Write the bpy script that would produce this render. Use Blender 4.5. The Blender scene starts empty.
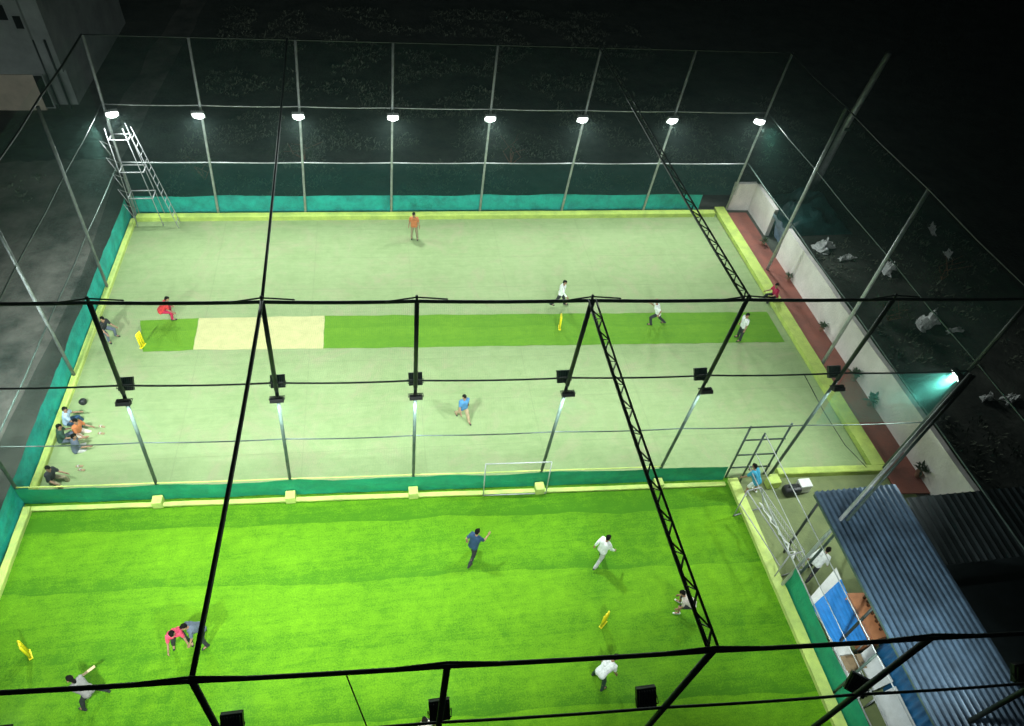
import bpy, bmesh, math, random
import numpy as np
from mathutils import Vector, Matrix, Euler, noise
R = math.radians
random.seed(7)
HAZE = .0011
K = 1.26      # layout unit to metres: the cage is laid out on a 4 unit grid of posts
scene = bpy.context.scene
COL = scene.collection

# ------------------------------------------------------------------ materials
def newmat(name):
    m = bpy.data.materials.new(name); m.use_nodes = True
    nt = m.node_tree; b = nt.nodes['Principled BSDF']
    return m, nt, b
def N(nt, t, **kw):
    n = nt.nodes.new(t)
    for k, v in kw.items(): setattr(n, k, v)
    return n
def mat(name, col, rough=0.6, metal=0.0, var=0.15, scale=6.0, bump=0.0, bscale=40.0, col2=None, detail=6):
    m, nt, b = newmat(name)
    tc = N(nt, 'ShaderNodeTexCoord'); no = N(nt, 'ShaderNodeTexNoise')
    no.inputs['Scale'].default_value = scale; no.inputs['Detail'].default_value = detail
    no.inputs['Roughness'].default_value = 0.65
    nt.links.new(tc.outputs['Object'], no.inputs['Vector'])
    cr = N(nt, 'ShaderNodeValToRGB')
    c2 = col2 or [c*(1-var*1.6) for c in col]
    c1 = [min(1, c*(1+var)) for c in col] if not col2 else col
    cr.color_ramp.elements[0].position = .32; cr.color_ramp.elements[1].position = .68
    cr.color_ramp.elements[0].color = (*c2, 1); cr.color_ramp.elements[1].color = (*c1, 1)
    nt.links.new(no.outputs['Fac'], cr.inputs['Fac']); nt.links.new(cr.outputs['Color'], b.inputs['Base Color'])
    b.inputs['Roughness'].default_value = rough; b.inputs['Metallic'].default_value = metal
    if bump:
        n2 = N(nt, 'ShaderNodeTexNoise'); n2.inputs['Scale'].default_value = bscale; n2.inputs['Detail'].default_value = 4
        nt.links.new(tc.outputs['Object'], n2.inputs['Vector'])
        bp = N(nt, 'ShaderNodeBump'); bp.inputs['Strength'].default_value = bump; bp.inputs['Distance'].default_value = .05
        nt.links.new(n2.outputs['Fac'], bp.inputs['Height']); nt.links.new(bp.outputs['Normal'], b.inputs['Normal'])
    return m

def turf_mat(name, base, dark, pile, band_w, band_amt, stain=None, seam=None):
    """artificial turf: pile grain, large worn patches and rolls laid side by side with different nap"""
    m, nt, b = newmat(name); L = nt.links.new
    tc = N(nt, 'ShaderNodeTexCoord')
    def noi(s, d=5, dist=0.0, vec=None, r=.6):
        n = N(nt, 'ShaderNodeTexNoise'); n.inputs['Scale'].default_value = s; n.inputs['Detail'].default_value = d
        n.inputs['Roughness'].default_value = r; n.inputs['Distortion'].default_value = dist
        L(vec or tc.outputs['Object'], n.inputs['Vector']); return n.outputs['Fac']
    def rng(v, a, bb, c, d):
        n = N(nt, 'ShaderNodeMapRange'); n.inputs[1].default_value = a; n.inputs[2].default_value = bb
        n.inputs[3].default_value = c; n.inputs[4].default_value = d; L(v, n.inputs[0]); return n.outputs[0]
    def mth(op, x, y=None):
        n = N(nt, 'ShaderNodeMath', operation=op)
        for i, v in enumerate((x, y)):
            if v is None: continue
            if isinstance(v, (int, float)): n.inputs[i].default_value = v
            else: L(v, n.inputs[i])
        return n.outputs[0]
    def mix(f, a, c):
        n = N(nt, 'ShaderNodeMix', data_type='RGBA')
        if isinstance(f, float): n.inputs[0].default_value = f
        else: L(f, n.inputs[0])
        for i, v in ((6, a), (7, c)):
            if isinstance(v, tuple): n.inputs[i].default_value = (*v, 1)
            else: L(v, n.inputs[i])
        return n.outputs[2]
    sep = N(nt, 'ShaderNodeSeparateXYZ'); L(tc.outputs['Object'], sep.inputs[0])
    # rolls: along x, slightly skewed and wavering
    wob = mth('MULTIPLY', noi(.35, 2), .5)
    yy = mth('ADD', mth('ADD', sep.outputs[1], mth('MULTIPLY', sep.outputs[0], .06)), wob)
    roll = N(nt, 'ShaderNodeTexWhiteNoise', noise_dimensions='1D'); L(mth('FLOOR', mth('DIVIDE', yy, band_w)), roll.inputs['W'])
    band = mth('MULTIPLY', roll.outputs['Value'], band_amt)
    fr = mth('FRACT', mth('DIVIDE', yy, band_w))
    edge = rng(fr, 0., .34, band_amt*.9, 0.0)
    big = rng(noi(.22, 6, .6), .35, .65, 0, .45)
    mid = rng(noi(2.4, 6, .5, None, .72), .36, .64, 0, .42)
    st = N(nt, 'ShaderNodeMapping'); st.inputs['Scale'].default_value = (.8, 9, 1); L(tc.outputs['Object'], st.inputs['Vector'])
    streak = rng(noi(1.0, 5, 0, st.outputs[0]), .4, .65, 0, .25)
    fine = rng(noi(24, 3, 0, None, .8), .35, .7, 0, pile)
    f = mth('ADD', mth('ADD', mth('ADD', big, mid), mth('ADD', band, edge)), mth('ADD', streak, fine))
    f = mth('MINIMUM', mth('MULTIPLY', f, .62), 1.0)
    c = mix(f, base, dark)
    if stain:
        c = mix(rng(noi(.45, 10, 1.4, None, .78), .50, .70, 0, .75), c, stain)
    if seam:
        s2 = mth('FRACT', mth('DIVIDE', mth('ADD', sep.outputs[0], mth('MULTIPLY', wob, .1)), 4.03))
        c = mix(mth('MULTIPLY', mth('LESS_THAN', s2, .010), .30), c, seam)
        s3 = mth('FRACT', mth('DIVIDE', mth('ADD', mth('ADD', sep.outputs[1], mth('MULTIPLY', sep.outputs[0], .04)), .7), 2.1))
        c = mix(mth('MULTIPLY', mth('LESS_THAN', s3, .016), .38), c, seam)
    # scuffs and crumbs
    c = mix(rng(noi(7, 6, .8, None, .8), .60, .70, 0, .5), c, dark)
    c = mix(rng(noi(38, 2), .74, .78, 0, .5), c, tuple(min(.8, 1.6*q+.03) for q in base))
    L(c, b.inputs['Base Color']); b.inputs['Roughness'].default_value = .85
    b.inputs['Specular IOR Level'].default_value = .2
    bp = N(nt, 'ShaderNodeBump'); bp.inputs['Strength'].default_value = .5; bp.inputs['Distance'].default_value = .03
    L(noi(55, 4), bp.inputs['Height']); L(bp.outputs['Normal'], b.inputs['Normal'])
    return m

def net_mat(name, col, cell, wire):
    """knotted net: real square mesh cut out of the sheet, in the sheet's own coordinates (UV in metres)"""
    m, nt, b = newmat(name); L = nt.links.new
    uv = N(nt, 'ShaderNodeUVMap'); sep = N(nt, 'ShaderNodeSeparateXYZ'); L(uv.outputs[0], sep.inputs[0])
    outs = []
    for i in (0, 1):
        d = N(nt, 'ShaderNodeMath', operation='DIVIDE'); L(sep.outputs[i], d.inputs[0]); d.inputs[1].default_value = cell
        f = N(nt, 'ShaderNodeMath', operation='FRACT'); L(d.outputs[0], f.inputs[0])
        l = N(nt, 'ShaderNodeMath', operation='LESS_THAN'); L(f.outputs[0], l.inputs[0]); l.inputs[1].default_value = wire/cell
        outs.append(l.outputs[0])
    mx = N(nt, 'ShaderNodeMath', operation='MAXIMUM'); L(outs[0], mx.inputs[0]); L(outs[1], mx.inputs[1])
    tr = N(nt, 'ShaderNodeBsdfTransparent'); df = N(nt, 'ShaderNodeBsdfDiffuse'); df.inputs[0].default_value = (*col, 1)
    tl = N(nt, 'ShaderNodeBsdfTranslucent'); tl.inputs[0].default_value = (*col, 1)
    a = N(nt, 'ShaderNodeMixShader'); a.inputs[0].default_value = .45; L(df.outputs[0], a.inputs[1]); L(tl.outputs[0], a.inputs[2])
    s = N(nt, 'ShaderNodeMixShader'); L(mx.outputs[0], s.inputs[0]); L(tr.outputs[0], s.inputs[1]); L(a.outputs[0], s.inputs[2])
    L(s.outputs[0], nt.nodes['Material Output'].inputs[0]); nt.nodes.remove(b)
    return m

def cloth_mat(name, col, col2):
    m = mat(name, col, .75, 0, col2=col2, scale=2.2, bump=.6, bscale=9)
    return m

def emis(name, col, s):
    m, nt, b = newmat(name)
    b.inputs['Base Color'].default_value = (.8, .8, .8, 1)
    b.inputs['Emission Color'].default_value = (*col, 1); b.inputs['Emission Strength'].default_value = s
    return m

M = {}
M['turf_far'] = turf_mat('pale_turf', (.325, .405, .205), (.180, .265, .105), .30, 2.1, .10, stain=(.34, .32, .20), seam=(.20, .25, .12))
M['turf_near'] = turf_mat('lime_turf', (.188, .425, .006), (.043, .160, .002), .85, 1.95, .40)
M['mat_green'] = turf_mat('green_mat', (.175, .36, .022), (.085, .23, .012), .8, .62, .25)
M['mat_beige'] = mat('beige_mat', (.52, .50, .235), .85, var=.07, scale=3, bump=.25)
M['lime'] = mat('lime_paint', (.58, .71, .14), .6, col2=(.34, .45, .10), scale=1.6, bump=.3, detail=11)
M['lime_pale'] = mat('pale_lime_paint', (.60, .72, .17), .6, col2=(.36, .46, .13), scale=1.9, bump=.3, detail=11)
M['cloth_far'] = cloth_mat('teal_shade_cloth', (.006, .42, .34), (.004, .22, .19))
M['cloth_mid'] = cloth_mat('green_shade_cloth', (.004, .30, .135), (.003, .20, .10))
M['net'] = net_mat('green_net', (.045, .20, .15), .05, .0012)
M['net_dense'] = net_mat('dense_green_net', (.018, .17, .14), .03, .0040)
M['net_left'] = net_mat('haze_net', (.16, .34, .29), .05, .0026)  # paler, thicker cords put the milky lamp haze into the left net
M['glow_net'] = net_mat('teal_glow_net', (.10, .50, .42), .04, .0040)
M['net_white'] = net_mat('white_net', (.8, .8, .8), .10, .006)
M['steel'] = mat('galvanised_steel', (.46, .48, .48), .45, .35, var=.2, scale=3)
M['steel_white'] = mat('white_painted_steel', (.33, .33, .34), .5, 0, var=.1, scale=5)
M['steel_mid'] = mat('dull_steel', (.20, .22, .22), .5, .3, var=.25, scale=3)
M['steel_dark'] = mat('dark_shaded_steel', (.028, .036, .034), .5, .1, var=.3, scale=4)  # dark steel, and the shade of unlit posts and beams put into colour
M['steel_green'] = mat('weathered_green_steel', (.075, .11, .095), .5, .2, var=.25, scale=4)
M['black'] = mat('black_housing', (.012, .012, .013), .5, .1, var=.3)
M['lamp'] = emis('lit_lens', (.93, 1.0, .97), 16)
M['lamp_down'] = emis('lit_lens_down', (.93, 1.0, .97), 8)
M['ground'] = mat('dark_soil', (.11, .115, .095), .95, col2=(.02, .024, .02), scale=.5, bump=.8, bscale=6, detail=10)
M['lane'] = mat('dusty_lane', (.30, .285, .25), .95, col2=(.03, .034, .03), scale=.5, bump=.9, bscale=5, detail=12)
M['yard'] = mat('olive_concrete', (.21, .25, .095), .8, col2=(.11, .14, .055), scale=.9, bump=.3, bscale=12, detail=10)
M['path'] = mat('terracotta', (.33, .105, .075), .8, col2=(.20, .075, .06), scale=1.2, bump=.3, bscale=14, detail=9)
M['wall'] = mat('white_lime_wash', (.88, .83, .79), .85, col2=(.66, .61, .57), scale=.9, bump=.35, bscale=10, detail=9)
M['house'] = mat('pale_render', (.30, .325, .32), .85, col2=(.17, .19, .185), scale=.7, bump=.3, detail=9)
M['tan'] = mat('tan_render', (.56, .48, .38), .85, col2=(.36, .31, .25), scale=.8, detail=9)
M['darkroof'] = mat('dark_sheet', (.022, .03, .033), .6, .2, var=.3, scale=1.5)
M['hole2'] = mat('black_sheet', (.012, .013, .013), .7)
M['hole'] = mat('dark_glass', (.01, .012, .013), .25)
M['leaf'] = mat('dark_leaf', (.07, .11, .05), .7, col2=(.03, .055, .022), scale=9)
M['leaf2'] = mat('dry_weed', (.24, .26, .19), .8, col2=(.06, .08, .05), scale=6)
M['pot'] = mat('clay_pot', (.25, .12, .07), .8)
M['litter'] = mat('white_plastic', (.86, .87, .85), .5, var=.15, scale=3)
M['tarp'] = mat('teal_tarpaulin', (.03, .13, .125), .45, col2=(.015, .07, .07), scale=2)
M['blue_tarp'] = mat('slate_blue_sheet', (.24, .33, .45), .5, var=.25, scale=3)
M['blue'] = mat('bright_blue_sheet', (.03, .26, .72), .4, col2=(.02, .19, .56), scale=4)
M['blue2'] = mat('blue_sheet_wall', (.015, .13, .30), .45, col2=(.01, .085, .20), scale=2)
M['white'] = mat('white_top', (.74, .74, .72), .5, col2=(.60, .60, .57), scale=4)
M['orange'] = mat('orange_wood', (.50, .20, .085), .6, col2=(.36, .14, .06), scale=5)
M['brown'] = mat('brown_glass', (.10, .045, .02), .2, var=.3)
M['card'] = mat('cardboard', (.30, .21, .12), .85, var=.15)
M['yellow'] = mat('yellow_plastic', (.88, .74, .015), .45, var=.06)
M['skin'] = mat('skin', (.30, .165, .10), .55, var=.08, scale=12)
M['hair'] = mat('black_hair', (.007, .006, .005), .95, var=.3, scale=30)
M['hair'].node_tree.nodes['Principled BSDF'].inputs['Specular IOR Level'].default_value = .08
M['eye'] = mat('eye_dark', (.03, .02, .02), .3)
M['lip'] = mat('lip', (.26, .10, .08), .5)
M['willow'] = mat('willow_wood', (.62, .47, .28), .5, var=.12)
M['soil'] = mat('pot_soil', (.05, .035, .025), .95)
def cloth(n, c): return mat('fabric_'+n, c, .85, var=.12, scale=7, bump=.25, bscale=22)
C = {n: cloth(n, c) for n, c in dict(white=(.74, .76, .74), black=(.016, .017, .02), navy=(.012, .045, .10), red=(.55, .03, .035),
     crimson=(.42, .01, .06), orange=(.52, .17, .06), blue=(.06, .20, .40), paleblue=(.34, .46, .60), tan=(.42, .30, .19), grey=(.09, .11, .15),
     pink=(.60, .055, .11), cream=(.62, .55, .48), teal=(.03, .28, .42), khaki=(.25, .22, .13), dkgreen=(.015, .05, .03), lightgrey=(.42, .42, .40), midgrey=(.20, .19, .18)).items()}

# ribbed blue roof sheet: real corrugation, so only a plain coat here
M['roof_blue'] = mat('blue_coated_steel', (.115, .185, .28), .36, .25, col2=(.05, .08, .12), scale=1.6, detail=12)

# ------------------------------------------------------------------ mesh helpers
def bm_box(bm, lo, hi, rot=None, bev=0):
    g = bmesh.ops.create_cube(bm, size=1)['verts']
    c = [(a+b)/2 for a, b in zip(lo, hi)]; s = [abs(b-a) for a, b in zip(lo, hi)]
    for v in g: v.co = Vector((v.co.x*s[0]+c[0], v.co.y*s[1]+c[1], v.co.z*s[2]+c[2]))
    if bev:
        es = list({e for v in g for e in v.link_edges})
        bmesh.ops.bevel(bm, geom=es, offset=bev, segments=2, affect='EDGES', profile=.5)
    return g
def bm_tube(bm, pts, r, n=8, cap=True):
    pts = [Vector(p) for p in pts]
    rs = r if isinstance(r, (list, tuple)) else [r]*len(pts)
    rings = []; prev = None
    for i, p in enumerate(pts):
        d = (pts[min(i+1, len(pts)-1)]-pts[max(i-1, 0)]).normalized()
        up = Vector((0, 0, 1)) if abs(d.z) < .9 else Vector((1, 0, 0))
        a = d.cross(up).normalized() if prev is None else (prev - d*prev.dot(d)).normalized()
        prev = a; b = d.cross(a)
        rings.append([bm.verts.new(p+(a*math.cos(t)+b*math.sin(t))*rs[i]) for t in [2*math.pi*k/n for k in range(n)]])
    for A, B in zip(rings, rings[1:]):
        for k in range(n): bm.faces.new((A[k], A[(k+1) % n], B[(k+1) % n], B[k]))
    if cap:
        bm.faces.new(rings[0][::-1]); bm.faces.new(rings[-1])
def bm_grid(bm, f, nu, nv, uvs=None):
    V = [[bm.verts.new(f(i/nu, j/nv)) for j in range(nv+1)] for i in range(nu+1)]
    lay = bm.loops.layers.uv.verify() if uvs else None
    for i in range(nu):
        for j in range(nv):
            fc = bm.faces.new((V[i][j], V[i+1][j], V[i+1][j+1], V[i][j+1]))
            if lay:
                for lp, (a, b) in zip(fc.loops, ((i, j), (i+1, j), (i+1, j+1), (i, j+1))):
                    lp[lay].uv = (a/nu*uvs[0], b/nv*uvs[1])
    return V
def bm_prism(bm, poly, z0, z1):
    A = [bm.verts.new((x, y, z0)) for x, y in poly]; B = [bm.verts.new((x, y, z1)) for x, y in poly]
    n = len(poly)
    for k in range(n): bm.faces.new((A[k], A[(k+1) % n], B[(k+1) % n], B[k]))
    bm.faces.new(A[::-1]); bm.faces.new(B)
def link(name, bm, m, parent=None, smooth=False, loc=None):
    bmesh.ops.recalc_face_normals(bm, faces=bm.faces[:])
    me = bpy.data.meshes.new(name); bm.to_mesh(me); bm.free()
    if m: me.materials.append(m)
    if smooth:
        for p in me.polygons: p.use_smooth = True
    o = bpy.data.objects.new(name, me); COL.objects.link(o)
    if parent: o.parent = parent
    if loc: o.location = loc
    return o
def tag(o, label=None, cat=None, group=None, kind=None):
    if label: o['label'] = label
    if cat: o['category'] = cat
    if group: o['group'] = group
    if kind: o['kind'] = kind
    return o
def empty(name, loc, label, cat, group=None, rot=(0, 0, 0)):
    o = bpy.data.objects.new(name, None); COL.objects.link(o); o.location = loc; o.rotation_euler = rot
    o.empty_display_size = .2
    return tag(o, label, cat, group)
def struct(name, bm, m, smooth=False): return tag(link(name, bm, m, None, smooth), kind='structure')
def sheet(poly, z, cut=0):
    bm = bmesh.new(); bm.faces.new([bm.verts.new((x, y, z)) for x, y in poly]); return bm
def B(): return bmesh.new()

# fence lines of the cage
def Yf(x): return .35 - .03*x
def Ym(x): return -14.70 - .0597*x
def Yn(x): return -23.40 - .066*x
H, HL, HR, HW = 8.0, 5.08, 5.32, 2.75

# ------------------------------------------------------------------ setting
bm = B(); bm_grid(bm, lambda u, v: Vector((-160+340*u, -80+300*v, -.02)), 4, 4)
struct('ground', bm, M['ground'])
struct('turf', sheet([(-.05, .2), (28.0, -.6), (28.0, -16.38), (-.05, -14.7)], .0), M['turf_far'])
struct('turf', sheet([(-.05, -14.704), (22.3, -16.036), (22.3, -24.9), (-.05, -23.4)], .0), M['turf_near'])
def strip(name, pts, m):
    # cut mat with slightly wandering, curled edges
    def f(u, v):
        a = Vector((*pts[0], 0)).lerp(Vector((*pts[1], 0)), u); b = Vector((*pts[3], 0)).lerp(Vector((*pts[2], 0)), u); p = a.lerp(b, v)
        e = max(0, 1-min(v, 1-v)*14)
        j = .045*noise.noise(Vector((p.x*1.1, v*2, 8)))+.02*noise.noise(Vector((p.x*5, v*2, 3)))
        return Vector((p.x+(.03*noise.noise(Vector((p.y*3, u*4, 5))) if u in (0, 1) else 0), p.y+j*(1 if v in (0, 1) else .3), .006+e*.012*max(0, noise.noise(Vector((p.x*.9, v*3, 1))))))
    bm = B(); bm_grid(bm, f, max(8, int(abs(pts[1][0]-pts[0][0])*5)), 16); struct(name, bm, m)
strip('pitch_strip', [(3.78, -6.68), (8.56, -6.88), (8.56, -8.73), (3.82, -8.44)], M['mat_beige'])
strip('pitch_strip', [(8.566, -6.88), (27.12, -7.92), (27.12, -9.78), (8.566, -8.73)], M['mat_green'])
strip('pitch_strip', [(1.62, -6.66), (3.774, -6.68), (3.814, -8.44), (2.06, -8.41)], M['mat_green'])
struct('yard', sheet([(22.3, -16.04), (28.6, -16.42), (28.6, -30), (22.3, -30)], -.004), M['yard'])
bm = B(); bm_prism(bm, [(27.93, -.55), (29.1, -.6), (29.1, -17.4), (27.93, -17.3)], -.02, .05); struct('footpath', bm, M['path'])
# lane on the left, running back past the cage
def ln(u, v):
    y = -30+75*v; x0 = -2.1 + .05*(y+5) if y > 4 else -1.35-.15*math.sin(y*.4); w = 1.7 if y > 6 else 6.0
    return Vector((x0 - w*u + .25*noise.noise(Vector((u*3, y*.3, 1))), y, -.012))
bm = B(); bm_grid(bm, ln, 6, 60); struct('lane', bm, M['lane'])
# kerbs
def kerb(a, b, w, h, m, n=24):
    a = Vector((*a, 0)); b = Vector((*b, 0)); d = (b-a).normalized(); s = Vector((-d.y, d.x, 0))
    bm = B()
    prof = [(0, -.015), (0, h-.03), (.03, h), (w-.03, h), (w, h-.03), (w, -.015)]
    rings = []
    for i in range(n+1):
        p = a.lerp(b, i/n); j = .012*noise.noise(Vector((i*.9, a.x, a.y)))
        rings.append([bm.verts.new(p+s*(q+j)+Vector((0, 0, z+(j*.6 if z > 0 else 0)))) for q, z in prof])
    for A, Bq in zip(rings, rings[1:]):
        for k in range(len(prof)-1): bm.faces.new((A[k], A[k+1], Bq[k+1], Bq[k]))
    bm.faces.new(rings[0]); bm.faces.new(rings[-1][::-1])
    return struct('kerb', bm, m)
kerb((.2, -.02), (27.3, -.85), .32, .24, M['lime'])
kerb((.17, -14.45), (.17, .0), .21, .18, M['lime_pale'])
kerb((27.92, -.3), (27.92, -16.2), -.45, .24, M['lime'])
kerb((.2, -14.98), (22.0, -16.28), -.09, .10, M['lime_pale'])
kerb((.22, -23.6), (.22, -15.0), .22, .18, M['lime_pale'])
kerb((22.42, -16.2), (22.42, -25.0), -.28, .20, M['lime_pale'])
kerb((23.95, -16.22), (27.9, -16.46), .26, .24, M['lime'])

# ------------------------------------------------------------------ fences of the cage
FX0 = [.1, 3.64, 7.49, 11.41, 15.59, 19.57, 23.68, 28.0]; FX1 = [.54, 4.25, 8.16, 11.87, 16.01, 20.26, 24.32, 28.6]
MX0 = [-.1, 3.85, 7.8, 11.6, 15.67, 19.66, 23.7, 27.79]; MX1 = [.35, 4.43, 8.28, 11.91, 16.24, 20.3, 24.34, 28.35]
NX0 = [-.2, 3.7, 7.62, 11.5, 15.65, 19.7, 23.6, 27.6]; NX1 = [.2, 4.1, 8.02, 11.88, 16.24, 20.1, 24.1, 28.2]
def lerp(a, b, t): return a+(b-a)*t
def fence_posts(root, X0, X1, Y, m, r, skip=()):
    for i, (a, b) in enumerate(zip(X0, X1)):
        if i in skip: continue
        bm = B(); bm_tube(bm, [(a, Y(a), -.02), (b, Y(b), H)], r, 10); p = link('post', bm, m, root, True)
        bm = B(); bm_box(bm, (a-.14, Y(a)-.14, 0), (a+.14, Y(a)+.14, .012)); link('base_plate', bm, m, p)
def rail(root, name, X0, X1, Y, z, r, m, i0=0, i1=7, sag=.0):
    t = z/H; xs = [lerp(a, b, t) for a, b in zip(X0, X1)][i0:i1+1]
    pts = []
    for k in range(len(xs)-1):
        for q in range(6):
            x = lerp(xs[k], xs[k+1], q/6); pts.append((x, Y(x), z - sag*4*(q/6)*(1-q/6)))
    pts.append((xs[-1], Y(xs[-1]), z))
    bm = B(); bm_tube(bm, pts, r, 8); return link(name, bm, m, root, True)
def shade_cloth(root, name, x0, x1, Y, z0, z1, m, off=.0, amp=.05, axis='x', seed=0):
    n = int(abs(x1-x0)*5)
    def f(u, v):
        s = lerp(x0, x1, u); q = noise.noise(Vector((s*.8, seed, v*1.2)))*amp + noise.noise(Vector((s*3.1, seed+3, v*3)))*amp*.5
        z = lerp(z0, z1 + .07*noise.noise(Vector((s*.45, seed+7, 0))) + .03*math.cos(s*2*math.pi/4), v)
        return Vector((s, Y(s)+off+q, z)) if axis == 'x' else Vector((Y+off+q, s, z))
    bm = B(); bm_grid(bm, f, n, 6); return link(name, bm, m, root, True)
def net(root, name, p0, p1, z0, z1, m, top=None):
    a = Vector((*p0, 0)); b = Vector((*p1, 0)); L = (b-a).length
    def f(u, v):
        p = a.lerp(b, u); bow = .10*math.sin(math.pi*v)*noise.noise(Vector((u*L*.5, v*2, p0[0])))
        return Vector((p.x+bow, p.y+bow, lerp(z0, z1, v)))
    bm = B(); bm_grid(bm, f, max(4, int(L)), 8, (L, z1-z0)); return link(name, bm, m, root)

ff = empty('cage_fence', (0, 0, 0), 'tall steel post fence with teal cloth skirt behind the pale turf, carrying glowing lamps', 'fence')
fence_posts(ff, FX0, FX1, Yf, M['steel'], .055)
rail(ff, 'top_rail', FX0, FX1, Yf, H, .025, M['steel_dark'])
rail(ff, 'rail', FX0, FX1, Yf, HR, .026, M['steel'], sag=.03)
rail(ff, 'rail', FX0, FX1, Yf, HW, .030, M['steel'], sag=.02)
shade_cloth(ff, 'shade_cloth', .0, 26.6, Yf, .0, 1.0, M['cloth_far'], off=.12, seed=1)
net(ff, 'net', (.1, Yf(0)+.07), (28.3, Yf(28.3)+.07), 1.0, HW-.05, M['net_dense'])
net(ff, 'net', (.3, Yf(0)+.07), (28.3, Yf(28.3)+.07), HW+.05, H, M['net'])

mf = empty('cage_fence', (0, -15, 0), 'black steel post fence with green cloth between the pale turf and the lime turf', 'fence')
mf_inv = Matrix.Translation((0, 15, 0))
def keep(o, root):                       # world-space mesh under a root that is not at the origin
    o.matrix_parent_inverse = root.matrix_basis.inverted(); return o
mf.location = (0, 0, 0)
def mid_posts():
    for i, (a, b) in enumerate(zip(MX0, MX1)):
        t = HL/H; mx = lerp(a, b, t)
        bm = B(); bm_tube(bm, [(a, Ym(a), -.02), (mx, Ym(mx), HL-.2)], .05, 10); p = link('post', bm, M['steel_green'], mf, True)
        bm = B(); bm_tube(bm, [(mx, Ym(mx), HL-.2), (b, Ym(b), H)], .06, 10); link('upper_post', bm, M['steel_dark'], mf, True)  # above the lamps the post is coloured near black to imitate shade
        if i in (1, 2, 3, 4, 5, 6):
            bm = B(); bm_box(bm, (a-.15, Ym(a)-.42, 0), (a+.15, Ym(a)-.12, .30), bev=.02); link('post_block', bm, M['lime_pale'], mf)
mid_posts()
rail(mf, 'top_rail', MX0, MX1, Ym, H, .046, M['steel_dark'], sag=.03)
rail(mf, 'rail', MX0, MX1, Ym, HR-.16, .026, M['steel_dark'], sag=.05)
rail(mf, 'rail', MX0, MX1, Ym, HW, .02, M['steel_green'], sag=.05)
rail(mf, 'hem_rail', MX0, MX1, lambda x: Ym(x)-.02, .79, .022, M['lime_pale'], 0, 5, sag=.02)
shade_cloth(mf, 'shade_cloth', -.05, 22.0, Ym, .02, .76, M['cloth_mid'], off=-.09, amp=.035, seed=4)
for i in range(1, 7):                    # gusset brackets at the beam nodes
    x = MX1[i]; bm = B()
    for s in (-1, 1):
        bm_tube(bm, [(x+s*.75, Ym(x), H+.03), (x, Ym(x), H+.13)], .02, 6)
    bm_tube(bm, [(x, Ym(x), H), (x, Ym(x), H+.18)], .035, 6)
    link('gusset', bm, M['steel_dark'], mf, True)
net(mf, 'net', (.0, Ym(0)), (28.2, Ym(28.2)), .8, H-.05, M['net'])

net(mf, 'glow_net', (24.3, Ym(24.3)+.02), (28.15, Ym(28.15)+.02), HW+.05, HR-.2, M['glow_net'])  # second net layer added to catch the corner lamp's teal glow
nf = empty('cage_fence', (0, 0, 0), 'black steel beam on posts crossing the lime turf in front, closest to the camera', 'fence')
for i, (a, b) in enumerate(zip(NX0, NX1)):
    bm = B(); bm_tube(bm, [(a, Yn(a), -.02), (b, Yn(b), H)], .058, 10); link('post', bm, M['steel_dark'], nf, True)
rail(nf, 'top_rail', NX0, NX1, Yn, H, .042, M['steel_dark'], sag=.03)
rail(nf, 'rail', NX0, NX1, Yn, HR, .03, M['steel_dark'], sag=.06)
for i in range(1, 7):
    x = NX1[i]; bm = B()
    for s in (-1, 1):
        bm_tube(bm, [(x+s*.8, Yn(x+s*.8), H+.03), (x, Yn(x), H+.15)], .024, 6)
    link('gusset', bm, M['steel_dark'], nf, True)

lf = empty('cage_fence', (0, 0, 0), 'steel post fence with teal cloth skirt along the left edge of both turfs', 'fence')
LY = [(-4.73, .05, .62), (-9.56, .05, .5), (-19.2, 0., .3)]
for y, a, b in LY:
    bm = B(); bm_tube(bm, [(a, y, -.02), (b, y-.6, H)], .055, 10); link('post', bm, M['steel_mid'], lf, True)
for z, r, m in ((H, .035, M['steel_dark']), (HR, .022, M['steel_green']), (HW, .026, M['steel_green'])):
    ys = [.35, -2.2, -4.73, -7, -9.56, -12, -14.7, -19.2, -23.4]
    bm = B(); bm_tube(bm, [(lerp(0, .5, z/H), y, z-(.05 if k % 2 else 0)) for k, y in enumerate(ys)], r, 8)
    link('top_rail' if z == H else 'rail', bm, m, lf, True)
shade_cloth(lf, 'shade_cloth', .3, -23.6, -.02, .0, 1.0, M['cloth_far'], axis='y', off=-.06, seed=9)
net(lf, 'net', (.06, .3), (.06, -23.4), 1.02, H-.05, M['net_left'])

rf = empty('cage_fence', (0, 0, 0), 'bare steel post fence beside the white wall along the right edge of the pale turf', 'fence')
for (a, y, b, y2) in ((28.3, -5.14, 28.5, -5.5), (28.08, -11.18, 28.6, -11.0)):
    bm = B(); bm_tube(bm, [(a, y, -.02), (b, y2, H)], .07, 10); link('post', bm, M['steel'], rf, True)
for z, r, m in ((H, .03, M['steel_dark']), (HR, .026, M['steel_green']), (HW, .03, M['steel_green'])):
    bm = B(); bm_tube(bm, [(28.25+.3*z/H, y, z-(.05 if k % 2 else 0)) for k, y in enumerate((-.45, -2.8, -5.2, -8, -11.1, -13.7, -16.35, -20.5, -25.1))], r, 8)
    link('top_rail' if z == H else 'rail', bm, m, rf, True)
net(rf, 'net', (28.4, -.5), (28.4, -16.3), 1.0, H-.05, M['net'])

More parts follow.
